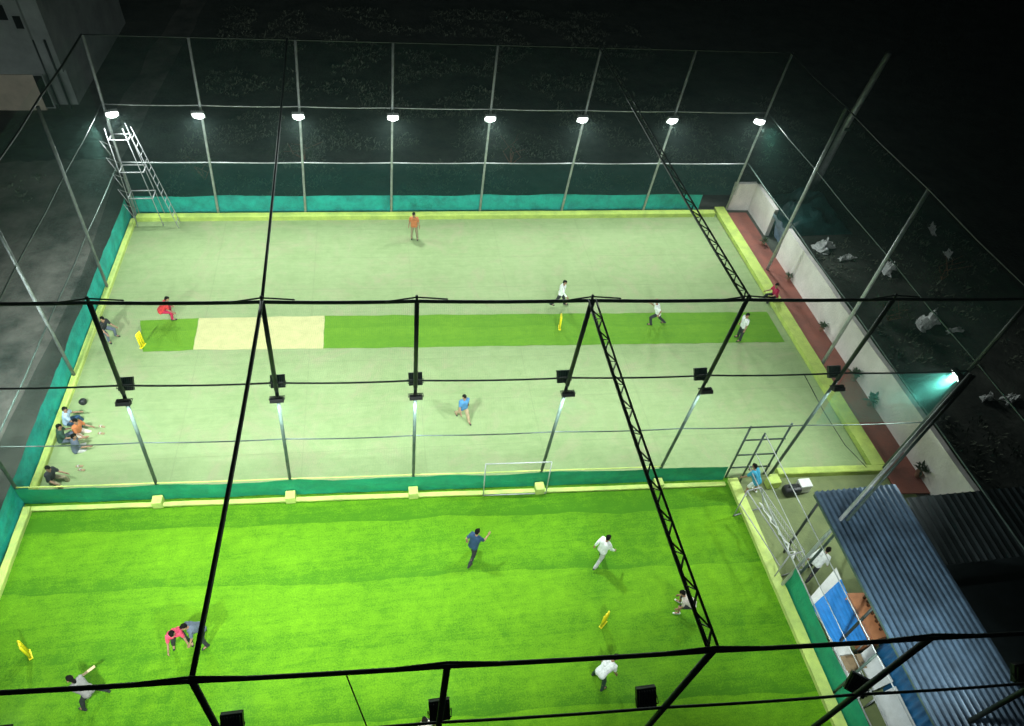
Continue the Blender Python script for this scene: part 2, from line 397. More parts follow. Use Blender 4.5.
nr = empty('cage_fence', (0, 0, 0), 'low green cloth fence with thin lime rails between lime turf and the canteen yard', 'fence')
shade_cloth(nr, 'shade_cloth', -20.0, -25.0, 22.52, .0, 1.0, M['cloth_mid'], axis='y', off=0, amp=.03, seed=12)
for z, r in ((1.06, .02), (1.75, .012), (2.7, .016)):
    bm = B(); bm_tube(bm, [(22.52, -16.3, z), (22.52, -20.1, z), (22.56, -25.0, z)], r, 8); link('rail', bm, M['steel'], nr, True)
bm = B(); bm_tube(bm, [(22.30, -20.1, -.02), (24.8, -18.9, 8.0)], .05, 8); link('leaning_post', bm, M['steel'], nr, True)
bm = B(); bm_tube(bm, [(22.62, -20.1, .1), (24.86, -18.95, 8.0)], .04, 8); link('leaning_post', bm, M['steel_green'], nr, True)
for y in (-16.3, -23.2):
    bm = B(); bm_tube(bm, [(22.52, y, -.02), (22.52, y, 2.72)], .035, 8); link('post', bm, M['steel_green'], nr, True)

# gate frame in the middle fence
gt = empty('gate', (22.1, Ym(22.1), 0), 'dark pipe gate frame like a ladder beside the man in blue at the turf corner', 'gate')
for x in (.05, 1.45):
    bm = B(); bm_tube(bm, [(x, 0, 0), (x, 0, 2.75)], .035, 8); link('upright', bm, M['steel_green'], gt, True)
for z in (.55, 1.25, 2.05, 2.7):
    bm = B(); bm_tube(bm, [(.05, 0, z), (1.45, -.06, z)], .028, 8); link('crossbar', bm, M['steel_green'], gt, True)

# ------------------------------------------------------------------ roof beams
def truss(p0, p1, label, w=.19, r=.028, seg=.34):
    a = Vector(p0); b = Vector(p1); d = (b-a); L = d.length; d.normalize(); s = Vector((d.y, -d.x, 0)).normalized()
    t = empty('roof_truss', a, label, 'truss', 'lattice roof trusses over the turf')
    rel = lambda q: q-a
    sagf = lambda u: Vector((0, 0, -.10*4*u*(1-u)))
    for k in (-1, 1):
        bm = B(); bm_tube(bm, [rel(a.lerp(b, u/8)+s*k*w/2+sagf(u/8)) for u in range(9)], r, 6); link('chord', bm, M['steel_dark'], t, True)
    bm = B(); bm_tube(bm, [rel(a.lerp(b, u/8)+sagf(u/8)+Vector((0, 0, -.15))) for u in range(9)], r*.9, 6); link('chord', bm, M['steel_dark'], t, True)
    n = int(L/seg); bm = B()
    for i in range(n):
        u0, u1 = i/n, (i+1)/n; k = 1 if i % 2 else -1
        A = a.lerp(b, u0)+s*k*w/2+sagf(u0); Bq = a.lerp(b, u1)-s*k*w/2+sagf(u1)
        bm_tube(bm, [rel(A), rel(Bq)], .019, 5)
        mid = a.lerp(b, (u0+u1)/2)+sagf((u0+u1)/2)+Vector((0, 0, -.15))
        bm_tube(bm, [rel(A), rel(mid)], .013, 5); bm_tube(bm, [rel(mid), rel(Bq)], .013, 5)
    link('lacing', bm, M['steel_dark'], t)
truss((MX1[4], Ym(MX1[4]), H+.04), (NX1[4], Yn(NX1[4]), H+.04), 'black lattice truss over the lime turf running from middle beam to front beam')
truss((MX1[5], Ym(MX1[5]), H+.04), (FX1[5], Yf(FX1[5]), H+.04), 'black lattice truss over the far right of the pale turf, running up to far fence')
def pipe_beam(p0, p1, label, r):
    a = Vector(p0); b = Vector(p1); bm = B()
    bm_tube(bm, [a.lerp(b, u/10)-a+Vector((0, 0, -.12*4*(u/10)*(1-u/10))) for u in range(11)], r, 8)
    bm_tube(bm, [a.lerp(b, u/10)-a+Vector((.0, 0, -.09-.12*4*(u/10)*(1-u/10))) for u in range(11)], r*.5, 6)
    for u in range(1, 10):
        q = a.lerp(b, u/10)-a+Vector((0, 0, -.12*4*(u/10)*(1-u/10))); bm_tube(bm, [q, q+Vector((0, 0, -.09))], .015, 5)
    return tag(link('roof_beam', bm, M['steel_dark'], None, True, a), label, 'beam', 'pipe roof beams')
pipe_beam((MX1[2], Ym(MX1[2]), H+.05), (FX1[2]-.3, Yf(FX1[2]), H+.05), 'black roof pipe over the left of the pale turf between middle and far fences', .038)
pipe_beam((NX1[2], Yn(NX1[2]), H+.05), (MX1[2], Ym(MX1[2]), H+.05), 'black roof pipe over the left of the lime turf above the player in red', .045)
def cable(pts, label, r=.012):
    bm = B(); bm_tube(bm, pts, r, 5); return tag(link('cable', bm, M['steel_dark'], None, True), label, 'cable', 'thin roof cables')
cable([(10.3, Yn(10.3), H), (10.62, -24.8, 7.2), (10.9, -25.4, 6.4)], 'thin dark cable hanging from the front beam at bottom of picture, left of front lamp')
cable([(22.95, Ym(22.95), HR-.16), (24.3, Ym(24.3)+.03, 3.4), (25.8, Ym(25.8)+.03, 1.6), (27.2, Ym(27.2)+.05, .24)], 'dark slanting cable by the right corner of the pale turf')

# ------------------------------------------------------------------ floodlights
def floodlight(x, y, z, rotz, tilt, label, power, size=(.46, .36), lens='lamp', spread=150, group='floodlights on the cage posts', twin=None, hm='black', off=.22, dx=0):
    t = empty('floodlight', (x+dx, y, z), label, 'floodlight', group, (0, 0, rotz))
    h = empty('lamp_head', (0, 0, 0), None, None); h.parent = t; h.rotation_euler = (tilt, 0, 0); h.location = (0, -off, 0)
    # keep two levels: head parts are meshes straight under the thing, rotated themselves
    bpy.data.objects.remove(h)
    def part(name, bm, m, tl=tilt):
        o = link(name, bm, m, t); o.location = (0, -off, 0); o.rotation_euler = (tl, 0, 0); return o
    w, hh = size
    bm = B(); bm_box(bm, (-w/2, -.04, -hh/2), (w/2, .05, hh/2), bev=.012)
    for k in range(7): bm_box(bm, (-w/2+.04+k*(w-.08)/6-.006, .051, -hh/2+.03), (-w/2+.04+k*(w-.08)/6+.006, .10, hh/2-.03))
    for lo, hi in (((-w/2, -.066, -hh/2), (-w/2+.02, -.041, hh/2)), ((w/2-.02, -.066, -hh/2), (w/2, -.041, hh/2)), ((-w/2+.021, -.066, -hh/2), (w/2-.021, -.041, -hh/2+.02)), ((-w/2+.021, -.066, hh/2-.02), (w/2-.021, -.041, hh/2))): bm_box(bm, lo, hi)
    part('housing', bm, M[hm])
    if lens == 'lamp':                   # lens domed to imitate the round lamp glow by its shape
        bm = B(); bmesh.ops.create_uvsphere(bm, u_segments=20, v_segments=12, radius=1)
        for v in bm.verts: v.co = Vector((v.co.x*(w/2-.01), -.045-max(0, -v.co.y)*.13, v.co.z*(hh/2-.01)))
        bmesh.ops.remove_doubles(bm, verts=bm.verts, dist=.0008); o = part('lens', bm, M[lens])
        for p in o.data.polygons: p.use_smooth = True
    else:
        bm = B(); bm_box(bm, (-w/2+.024, -.050, -hh/2+.024), (w/2-.024, -.0415, hh/2-.024), bev=.002); part('lens', bm, M[lens])
    bm = B(); bm_tube(bm, [(-w/2-.02, .0, 0), (-w/2-.02, .14, -.02), (w/2+.02, .14, -.02), (w/2+.02, .0, 0)], .014, 6)
    bm_tube(bm, [(0, .14, -.02), (0, off+.02, -.02)], .018, 6); part('bracket', bm, M['steel_dark'], 0)
    ld = bpy.data.lights.new('flood', 'AREA'); ld.shape = 'RECTANGLE'; ld.size = w-.05; ld.size_y = hh-.05
    ld.energy = power; ld.color = (.88, 1.0, .95); ld.spread = R(spread)
    lo = bpy.data.objects.new('flood', ld); COL.objects.link(lo); lo.parent = t
    d = Euler((tilt, 0, 0)).to_matrix() @ Vector((0, -.19 if lens == 'lamp' else -.075, 0))
    lo.location = Vector((0, -off, 0))+d; lo.rotation_euler = (tilt-R(90), 0, 0)
    return t
PF, PM, PM2, PN = 270, 232, 165, 198
far_l = ['at the left corner above the scaffold tower', 'second from the left corner', 'third from the left corner', 'fourth from the left corner',
         'fourth from the right corner', 'third from the right corner', 'second from the right corner', 'on the right corner post above the white wall']
FLX = [.62, 3.97, 7.88, 11.72, 15.81, 19.83, 23.9, 28.09]
for i, x in enumerate(FLX):
    yaw = {0: R(20), 7: R(-22)}.get(i, 0)
    floodlight(x, Yf(x)-.06, HL, yaw, R(36), 'glowing white floodlight on the far fence, '+far_l[i], PF, (.48, .40), group='glowing floodlights on the far fence', hm='steel')
mid_l = [None, 'over the seated group by the left fence', 'below the left roof pipe junction', 'at the middle of the beam, above the player in blue', 'left of the truss', 'right of the truss', 'near the right lime kerb', None]
for i in range(8):
    x = lerp(MX0[i], MX1[i], HL/H)
    where = mid_l[i] or ('at the left fence corner' if i == 0 else 'on the right corner beyond the white wall')
    if True:
        floodlight(x, Ym(x)+.06, HL-.16, R(180 if i not in (0, 7) else (-91 if i == 7 else 184)), R(42 if i not in (0, 7) else 34), 'boxed floodlight facing pale turf, '+where, PM*(1.05, 1.15, 1.1, 1, 1, .9,   .6, 1.05)[i] if i else PM*1.6, (.38, .36), 'lamp_down', 120, 'floodlights facing the pale turf', dx=-.06 if i in (4, 5) else .02)
    if i < 7:
        floodlight(x, Ym(x)-.06, HL-.36, R(0), R(63), 'flat floodlight facing lime turf, '+where, PM2*(.25 if i == 6 else .55 if i == 5 else 1.0), (.36, .16), 'lamp_down', 125, 'floodlights facing the lime turf', off=.15)
near_l = [None, 'left of the left roof pipe', 'below the left roof pipe', 'at the bottom centre of the picture', 'beside the lattice truss foot', 'in front of the canteen tables', 'added out of view at the blue roof corner']
for i in range(1, 7):
    x = {6: 23.9, 2: 7.98, 3: 11.78, 4: 15.94, 5: 20.1}.get(i, 4.0)  # last lamp added out of view to brighten the blue roof and tables
    floodlight(x, Yn(x)+.08, HL, R({5: 142}.get(i, 180)), R(42), 'square black floodlight on a front post, '+(near_l[i]), PN*{5: .70, 4: .50, 1: 1.25, 2: 1.25, 3: 1.05, 6: .12}.get(i, 1.0), (.40, .40), 'lamp_down', 115, 'floodlights on the front posts', dx=-.12 if i == 4 else 0)

# ------------------------------------------------------------------ scaffold tower and goals
tw = empty('scaffold_tower', (.3, -.35, 0), 'white steel scaffold tower with slanting ladder at the far left corner of the turf', 'scaffold')
lev = [(1.4, 1.0, .62, .0), (2.65, .95, .6, .02), (4.1, .75, .5, .06)]
for k, (sx, sy) in enumerate(((0, 0), (1, 0), (0, 1), (1, 1))):
    bm = B(); bm_tube(bm, [(1.08*sx+.0, .66*sy-.05, 0), (.05+.68*sx, .05+.46*sy, 4.6)], .018, 8); link('leg', bm, M['steel_white'], tw, True)
for z, w, d, o in lev:
    bm = B(); P = [(o, o, z), (o+w, o, z), (o+w, o+d, z), (o, o+d, z), (o, o, z)]
    for a, b in zip(P, P[1:]): bm_tube(bm, [a, b], .026, 8)
    link('platform_frame', bm, M['steel_white'], tw, True)
ld = None
bm = B()
for s in (0, .42): bm_tube(bm, [(1.75, -.25+s, 0), (.95, -.05+s, 4.5)], .018, 8)
lad = link('ladder', bm, M['steel_white'], tw, True)
for k in range(12):
    u = (k+.7)/12.5; bm = B(); bm_tube(bm, [(1.75-.8*u, -.25+.2*u, 4.5*u), (1.75-.8*u, .17+.2*u, 4.5*u)], .016, 6); link('rung', bm, M['steel_white'], lad, True)
bm = B()
for k in range(5):
    z = .5+k*.75; bm_tube(bm, [(-.02, -.05, z), (-.30, .1, z+.55), (-.02, .6, z)], .016, 6)
link('brace', bm, M['steel_white'], tw, True)

def goal(name, loc, rotz, w, h, d, label, m, net_m=None):
    g = empty(name, loc, label, 'goal', None, (0, 0, rotz))
    for s in (-1, 1):
        bm = B(); bm_tube(bm, [(s*w/2, 0, 0), (s*w/2, 0, h)], .02, 8); link('goalpost', bm, m, g, True)
        if d:
            bm = B(); bm_tube(bm, [(s*w/2, 0, h), (s*w/2, d*.45, h), (s*w/2, d, .03), (s*w/2, 0, .03)], .02, 8); link('side_frame', bm, m, g, True)
    bm = B(); bm_tube(bm, [(-w/2, 0, h), (w/2, 0, h)], .02, 8); link('crossbar', bm, m, g, True)
    bm = B(); bm_tube(bm, [(-w/2, d or 0, .04), (w/2, d or 0, .04)], .02, 8); link('ground_bar', bm, m, g, True)
    if d:
        for q, zz in ((.45, h), (.72, h*.52), (.0, h*.5)):
            bm = B(); bm_tube(bm, [(-w/2, d*q, zz), (w/2, d*q, zz)], .016, 8); link('stretcher', bm, m, g, True)
    if net_m:
        bm = B(); bm_grid(bm, lambda u, v: Vector(((u-.5)*w, lerp(d*.45, d, v), h*(1-v)+.03)), 6, 6, (w, h*1.2)); link('net', bm, net_m, g)
    return g
goal('goal_frame', (14.85, -15.98, 0), R(-3.4), 2.05, 1.75, .0, 'thin white goal frame standing against green cloth of middle fence', M['steel'])
g2 = goal('goal_frame', (22.05, -18.65, 0), R(-80), 2.3, 1.45, 1.15, 'white goal frame with net straddling the lime kerb beside the canteen yard', M['steel_white'], M['net_white'])
bm = B()
pts = [(-1.0+2.0*k/14, .62+.16*noise.noise(Vector((k*.9, 2, 1))), .75+.3*noise.noise(Vector((k*.8, 5, 3)))) for k in range(15)]
bm_tube(bm, pts, [.025+.015*math.sin(k*1.9) for k in range(15)], 7); link('bunched_net', bm, M['white'], g2, True)

# ------------------------------------------------------------------ wickets (yellow stump sets)
def wicket(x, y, rz, label):
    w = empty('wicket', (x, y, 0), label, 'wicket', 'yellow plastic wickets', (0, 0, rz))
    for k in (-1, 0, 1):
        bm = B(); bm_tube(bm, [(k*.10, 0, .03), (k*.10, 0, .66), (k*.10, 0, .68)], [.034, .034, .02], 8); link('stump', bm, M['yellow'], w, True)
    bm = B(); bm_box(bm, (-.15, -.05, 0), (.15, .05, .04), bev=.012); link('base', bm, M['yellow'], w)
    bm = B(); bm_tube(bm, [(-.12, 0, .685), (.12, 0, .685)], .014, 6); link('bail', bm, M['yellow'], w, True)
wicket(17.9, -8.25, R(80), 'yellow wicket on the green strip beside the umpire in white')
wicket(2.0, -8.1, R(70), 'yellow wicket at the left end of the green strip by the crouching player in red')
wicket(16.7, -20.55, R(40), 'yellow wicket on the lime turf below the player in white')
wicket(1.45, -19.55, R(120), 'yellow wicket alone near the left edge of the lime turf')

# ------------------------------------------------------------------ right side: wall, plants, litter, pole
def wall(poly_line, t, h, label):
    bm = B()
    (x0, y0), (x1, y1) = poly_line; a = Vector((x0, y0, 0)); b = Vector((x1, y1, 0)); d = (b-a); L = d.length; d.normalize(); s = Vector((-d.y, d.x, 0))
    n = max(2, int(L*1.5)); R0 = []
    for i in range(n+1):
        p = a.lerp(b, i/n); hh = h+.05*noise.noise(Vector((p.x, p.y*.7, 3)))
        R0.append([bm.verts.new(p+s*q+Vector((0, 0, z))) for q, z in ((-t/2, -.02), (-t/2, hh), (t/2, hh), (t/2, -.02))])
    for A, Bq in zip(R0, R0[1:]):
        for k in range(3): bm.faces.new((A[k], A[k+1], Bq[k+1], Bq[k]))
    bm.faces.new(R0[0]); bm.faces.new(R0[-1][::-1])
    w = link('boundary_wall', bm, M['wall'])
    return tag(w, label, 'wall')
wall(((29.2, -4.3), (29.2, -18.6)), .2, 1.68, 'long white boundary wall along the red footpath right of the pale turf')
wall(((28.25, -.15), (29.35, -.2)), .2, 1.5, 'short white end wall across the far end of the red footpath')
wall(((29.42, -.32), (29.42, -2.5)), .2, 1.5, 'short white wall return beside the slate blue sheet')
bm = B(); bm_grid(bm, lambda u, v: Vector((29.25+.5*v+.12*noise.noise(Vector((u*4, v*3, 2))), -2.6-1.6*u, 1.35*(1-v)**.8+.05+.1*noise.noise(Vector((u*5, v*4, 6))))), 12, 10)
tag(link('plastic_sheet', bm, M['blue_tarp'], None, True), 'slate blue plastic sheet filling the gap in the white wall', 'sheet')
bm = B(); bm_grid(bm, lambda u, v: Vector((30.2+3.8*u, -2.6+3.4*v, max(0, 1.0*math.sin(math.pi*u)*math.sin(math.pi*v)**.7*(1+.9*noise.noise(Vector((u*5, v*5, 2)))))-.01)), 24, 20)
tag(link('tarpaulin_heap', bm, M['tarp'], None, False), 'crumpled teal tarpaulin heap behind the white wall at foot of utility pole', 'tarpaulin')

def leaf_clump(bm, n, rad, h, leafl, leafw, base=.25):
    for k in range(n):
        a = random.uniform(0, 2*math.pi); el = random.uniform(.1, 1.35); l = leafl*random.uniform(.6, 1.2)
        d = Vector((math.cos(a)*math.cos(el), math.sin(a)*math.cos(el), math.sin(el))); s = d.cross(Vector((0, 0, 1))).normalized()*leafw*random.uniform(.7, 1.2)
        p = Vector((random.uniform(-1, 1)*rad*.3, random.uniform(-1, 1)*rad*.3, base+random.uniform(0, h)))
        q1 = p+d*l*.55; q2 = p+d*l+Vector((0, 0, -.25*l))
        v = [bm.verts.new(c) for c in (p, q1-s, q2, q1+s)]; bm.faces.new(v)
def potted(x, y, label, sc=1.0):
    sc *= .78
    t = empty('potted_plant', (x, y, .05), label, 'potted plant', 'potted plants along the white wall')
    bm = B(); bm_tube(bm, [(0, 0, 0), (0, 0, .22*sc), (0, 0, .24*sc)], [.09*sc, .13*sc, .145*sc], 12); link('pot', bm, M['pot'], t)
    bm = B(); leaf_clump(bm, 34, .25*sc, .22*sc, .42*sc, .05*sc, .24*sc); link('foliage', bm, M['leaf'], t)
potted(28.85, -3.3, 'small potted plant by the white wall, near the far end of the red path', .8)
potted(28.98, -5.95, 'potted plant by white wall just above the middle beam', .8)
potted(28.95, -9.3, 'potted plant by white wall right of the bare pole foot', .95)
potted(28.95, -12.1, 'leafy potted plant by white wall near the boxed floodlight', 1.1)
potted(28.93, -13.4, 'leafy potted plant by white wall, two before the dark roof', 1.1)
potted(29.0, -16.7, 'brownish bushy potted plant by the white wall next to dark roof', 1.3)

pl = empty('utility_pole', (33.6, 1.3, 0), 'thick grey leaning utility pole behind the white wall', 'utility pole')
bm = B(); bm_tube(bm, [(0, 0, -.02), (.3, -.1, 4), (.75, -.2, 7.4)], [.19, .17, .14], 12); link('shaft', bm, M['steel'], pl, True)
bm = B(); bm_box(bm, (.18, -.28, 3.6), (.5, .08, 3.75)); link('clamp', bm, M['steel_dark'], pl)

def crumple(x, y, sx, sy, h, rz, label, seed):
    bm = B(); g = lambda u, v: Vector(((u-.5)*sx, (v-.5)*sy, .02+h*max(0, (math.sin(math.pi*u)*math.sin(math.pi*v))*(.4+1.5*abs(noise.noise(Vector((u*5, v*5, seed)))+.5*noise.noise(Vector((u*13, v*11, seed))))))))
    V = bm_grid(bm, lambda u, v: g(u, v)+Vector((.35*sx*noise.noise(Vector((u*2, v*2, seed+5))), .45*sy*noise.noise(Vector((u*3, v*3, seed+9))), 0)), 18, 14)
    o = link('plastic_sheet', bm, M['litter'], None, False, (x, y, 0)); o.rotation_euler[2] = rz
    return tag(o, label, 'litter', 'white plastic litter beyond the wall')
LT = [(31.9, -3.6, 1.1, .6, .5, .6, 'white plastic scrap just behind the wall, nearest the teal heap'), (32.6, -4.5, 1.0, .3, .2, .3, 'narrow white plastic strip behind the wall next to a bigger scrap'),
      (34.2, -5.5, .75, .6, .5, .7, 'white plastic scrap beside the second bare pole, right of the wall'), (34.1, -9.1, 1.2, .6, .5, .5, 'largest white plastic scrap, halfway along and well behind the wall'),
      (35.0, -9.7, .9, .25, .15, .2, 'narrow white plastic strip below the largest scrap'), (34.0, -13.5, .5, .3, .25, .1, 'small white plastic scrap at the right, near the corner lamp beam'),
      (35.0, -13.6, .8, .35, .3, .4, 'white plastic scrap at far right edge, right of a smaller scrap'), (38.4, -2.6, .25, .9, .3, -.3, 'slim white plastic strip lying upright in the dark, upper right'),
      (38.0, -4.6, .25, .7, .3, -.2, 'slim dim plastic strip in the dark below the upper one'), (33.4, -2.1, .5, .3, .2, .8, 'tiny white plastic scrap below the utility pole'),
      (36.2, -14.5, .5, .2, .15, .2, 'tiny white plastic scrap at the right edge below the others')]
for i, a in enumerate(LT): crumple(*a[:6], a[6], i*3.3)

# dark shrubs and weeds in the field beyond
def weed_field(name, boxes, seed, m):
    rnd = random.Random(seed); bm = B()
    for (x0, x1, y0, y1, n, sz) in boxes:
        for k in range(n):
            x = rnd.uniform(x0, x1); y = rnd.uniform(y0, y1)
            if noise.noise(Vector((x*.33, y*.33, seed))) < -.02: continue
            hh = sz*rnd.uniform(.4, 1.3)
            for q in range(rnd.randint(4, 9)):
                a = rnd.uniform(0, 6.28); l = hh*rnd.uniform(.5, 1); d = Vector((math.cos(a)*.7, math.sin(a)*.7, rnd.uniform(.3, 1))).normalized()
                s = d.cross(Vector((0, 0, 1))).normalized()*l*.16; p = Vector((x+rnd.uniform(-.2, .2), y+rnd.uniform(-.2, .2), -.02)); 
                v = [bm.verts.new(c) for c in (p-s*.3, p+d*l*.6-s, p+d*l+Vector((0, 0, -.1*l)), p+d*l*.6+s)]; bm.faces.new(v)
    return tag(link(name, bm, m), kind='stuff')
weed_field('weeds', [(1, 30, 1.6, 26, 7000, .26), (29.8, 40, -22, 12, 2200, .24), (-12, -4.6, -20, 4, 700, .22)], 3, M['leaf2'])
def shrub(x, y, r, h, label):
    t = empty('shrub', (x, y, 0), label, 'shrub', 'dark shrubs beyond the cage')
    bm = B()
    for k in range(5): bm_tube(bm, [(0, 0, -.02), (random.uniform(-.3, .3)*r, random.uniform(-.3, .3)*r, h*.4), (random.uniform(-.7, .7)*r, random.uniform(-.7, .7)*r, h*.8)], [.03, .02, .008], 5)
    link('stems', bm, M['pot'], t)
    bm = B()
    for c in range(14):
        cx, cy, cz = random.gauss(0, .42)*r, random.gauss(0, .42)*r, h*random.uniform(.25, .95)
        for k in range(70):
            p = Vector((cx+random.gauss(0, .16)*r, cy+random.gauss(0, .16)*r, cz+random.gauss(0, .1)*h)); d = Vector((random.gauss(0, 1), random.gauss(0, 1), random.gauss(.2, .7))).normalized()*.085
            s = d.cross(Vector((.3, .2, 1))).normalized()*.028; bm.faces.new([bm.verts.new(q) for q in (p, p+d*.5-s, p+d, p+d*.5+s)])
    link('foliage', bm, M['leaf'], t)
shrub(2.6, 3.4, 1.2, 1.2, 'dark leafy shrub just behind the far fence near the scaffold tower')
shrub(7.2, 5.2, 1.6, 1.3, 'wide dark shrub behind the far fence, below the third lamp')
shrub(17.8, 4.4, 1.5, 1.5, 'bushy dark shrub behind the far fence at centre right')
shrub(32.4, -8.8, 1.1, 1.0, 'low dark shrub right behind the white wall')
shrub(36.6, -6.3, 1.3, 1.3, 'dark shrub among white scraps in the field at right')

# ------------------------------------------------------------------ left side: building and black sheet
hs = empty('house', (-14, 10.6, 0), 'unlit pale two storey house at the top left corner', 'house')
bm = B(); bm_box(bm, (-6, 0, 1.9), (8.2, 12, 8.6)); bm_box(bm, (8.2, .25, 1.9), (9.0, 12, 6.0)); link('wall', bm, M['house'], hs)
bm = B(); bm_box(bm, (-6, -.06, -.02), (7.6, 12, 1.9)); link('plinth', bm, M['tan'], hs)
bm = B(); bm_box(bm, (7.6, .6, -.02), (9.0, 12, 1.9)); link('wall', bm, M['house'], hs)
bm = B(); bm_box(bm, (-6.2, -.3, 8.6), (9.2, 12.2, 8.8)); link('roof', bm, M['house'], hs)
for (x, z, w, h) in ((4.2, 2.9, .9, 1.6), (7.35, 4.6, .42, .7), (7.95, 4.2, .35, .6), (7.75, .15, .5, 1.7)):
    f = B(); bm_box(f, (x-w/2-.07, -.04, z-.07), (x+w/2+.07, .02, z+h+.07)); fo = link('window', f, M['house'], hs)
    f = B(); bm_box(f, (x-w/2, -.048, z), (x+w/2, -.043, z+h)); link('pane', f, M['hole'], fo)
for x in (8.2, 8.75):
    bm = B(); bm_tube(bm, [(x, .1, -.02), (x, .1, 3.6)], .06, 8); link('drainpipe', bm, M['darkroof'], hs, True)
bm = B(); bm_grid(bm, lambda u, v: Vector((-13+10.6*u+.3*noise.noise(Vector((v*6, 1, 4))), 5.2+4.6*v+.25*noise.noise(Vector((u*9, 3, 1))), .10+.16*noise.noise(Vector((u*14, v*7, 2)))+.05*noise.noise(Vector((u*40, v*20, 5))))), 70, 36)
tag(link('tarpaulin', bm, M['hole2'], None, True), 'rumpled black sheet spread on the ground in front of the pale house', 'tarpaulin')  # rumpled black surface covering the band before the house

# ------------------------------------------------------------------ canteen yard at lower right
rb = empty('canteen_shed', (22.95, -18.7, 0), 'open shed with a blue corrugated metal roof at the lower right', 'shed')
def corr(x0, x1, y0, y1, z0, z1, pitch, amp):
    bm = B(); n = int((x1-x0)/pitch*8)
    def f(u, v):
        x = lerp(x0, x1, u); t = (x-x0)/pitch % 1; rib = amp*max(0, 1-abs(t-.5)/.17)**.6
        return Vector((x, lerp(y0, y1, v), lerp(z0, z1, v)+rib))
    bm_grid(bm, f, n, 4); return bm
o = link('roof', corr(-.05, 2.55, 0, -6.8, 3.0, 2.95, .17, .065), M['roof_blue'], rb)
for x in (.05, 2.4):
    for y in (-.25, -3.4, -6.5):
        bm = B(); bm_tube(bm, [(x, y, -.02), (x, y, 2.96)], .04, 8); link('post', bm, M['steel_dark'], rb, True)
bm = B(); bm_box(bm, (-.03, -6.75, 2.86), (.03, -.03, 2.95)); link('eave_beam', bm, M['steel_green'], rb)
bm = B(); bm_box(bm, (1.6, -6.7, -.01), (1.66, -3.3, 2.8)); link('back_wall', bm, M['blue2'], rb)
n = 60; bm = B(); bm_grid(bm, lambda u, v: Vector((1.05+.03*math.cos(u*2*math.pi*14), -3.7-3.0*u, 1.9*v)), 112, 1); link('front_sheet', bm, M['blue2'], rb)
ds = empty('shed', (25.9, -18.95, 0), 'dark corrugated roofed shed between blue roof and the white wall end', 'shed')
o = link('roof', corr(0, 5.6, 0, -2.1, 2.6, 2.45, .25, .04), M['darkroof'], ds)
bm = B(); bm_box(bm, (.1, -2.0, -.02), (5.4, -.15, 2.4)); link('wall', bm, M['darkroof'], ds)
bm = B(); bm_box(bm, (.3, -6.5, -.02), (6.5, -2.4, 1.6)); tag(link('low_block', bm, M['darkroof'], None, False, (25.9, -18.95, 0)), 'low unlit black block in the corner behind the dark corrugated roof', 'block')

def table(P, z, topm, legm, label, name='table', overhang=.0, thick=.04):
    cx = sum(p[0] for p in P)/4; cy = sum(p[1] for p in P)/4
    t = empty(name, (cx, cy, 0), label, 'table')
    bm = B(); bm_prism(bm, [(x-cx, y-cy) for x, y in P], z-thick, z); link('tabletop', bm, topm, t)
    for x, y in P:
        lx, ly = (x-cx)*.9, (y-cy)*.9; bm = B(); bm_tube(bm, [(lx, ly, -.01), (lx, ly, z-thick)], .025, 6); link('leg', bm, legm, t, True)
    return t, cx, cy
A0, A1, A2, A3 = (22.62, -20.85), (23.95, -19.98), (23.78, -22.3), (22.78, -22.1)
t, cx, cy = table([A0, A1, A2, A3], .74, M['white'], M['steel'], 'white table under a ribbed bright blue sheet behind the green cloth fence')
def cov(u, v):
    u2 = .16+.84*u
    a = Vector((*A0, 0)).lerp(Vector((*A3, 0)), u2); b = Vector((*A1, 0)).lerp(Vector((*A2, 0)), u2); p = a.lerp(b, v)
    return Vector((p.x-cx, p.y-cy, .748+.012*abs(math.sin(v*math.pi*9))+.01*noise.noise(Vector((u*4, v*4, 1)))))
bm = B(); bm_grid(bm, cov, 16, 72); tag(link('table_cover', bm, M['blue'], None, False, (cx, cy, 0)), 'bright blue ribbed plastic cover lying on the white table', 'cover')
table([(22.72, -22.2), (23.22, -22.0), (23.12, -23.5), (22.72, -23.6)], .72, M['white'], M['steel'], 'small white table with a cardboard box close to the green cloth fence')
table([(23.28, -22.55), (23.86, -22.3), (23.95, -23.3), (23.3, -23.45)], .72, M['white'], M['steel'], 'white table beside the blue sheet wall, next to the counter')
table([(23.2, -23.6), (23.95, -23.42), (23.95, -24.6), (23.2, -24.7)], .72, M['white'], M['steel'], 'white table lowest in the picture beside the blue sheet wall')
t, cx, cy = table([(23.72, -20.9), (24.3, -20.95), (24.35, -22.2), (23.82, -22.28)], 1.0, M['orange'], M['orange'], 'orange wooden counter carrying brown bottles under the blue roof edge', 'counter')
bm = B(); bm_box(bm, (-.26, -.62, .02), (.26, .62, .94)); link('panel', bm, M['orange'], t)
for k in range(9):
    bx, by = 24.14+.05*(k % 2), -21.1-k*.115
    bm = B(); bm_tube(bm, [(0, 0, 0), (0, 0, .17), (0, 0, .21), (0, 0, .28)], [.045, .045, .018, .016], 8)
    o = link('bottle', bm, M['brown'], None, True, (bx, by, 1.0))
    tag(o, 'brown bottle standing in the row on the orange counter', 'bottle', 'brown bottles on the counter')
bx = empty('cardboard_box', (22.98, -22.75, .72), 'open cardboard box on the small white table', 'box')
bm = B()
for lo, hi in (((-.16, -.2, 0), (.16, .2, .01)), ((-.16, -.2, .011), (-.15, .2, .2)), ((.15, -.2, .011), (.16, .2, .2)), ((-.149, -.2, .011), (.149, -.19, .2)), ((-.149, .19, .011), (.149, .2, .2))): bm_box(bm, lo, hi)
link('carton', bm, M['card'], bx)
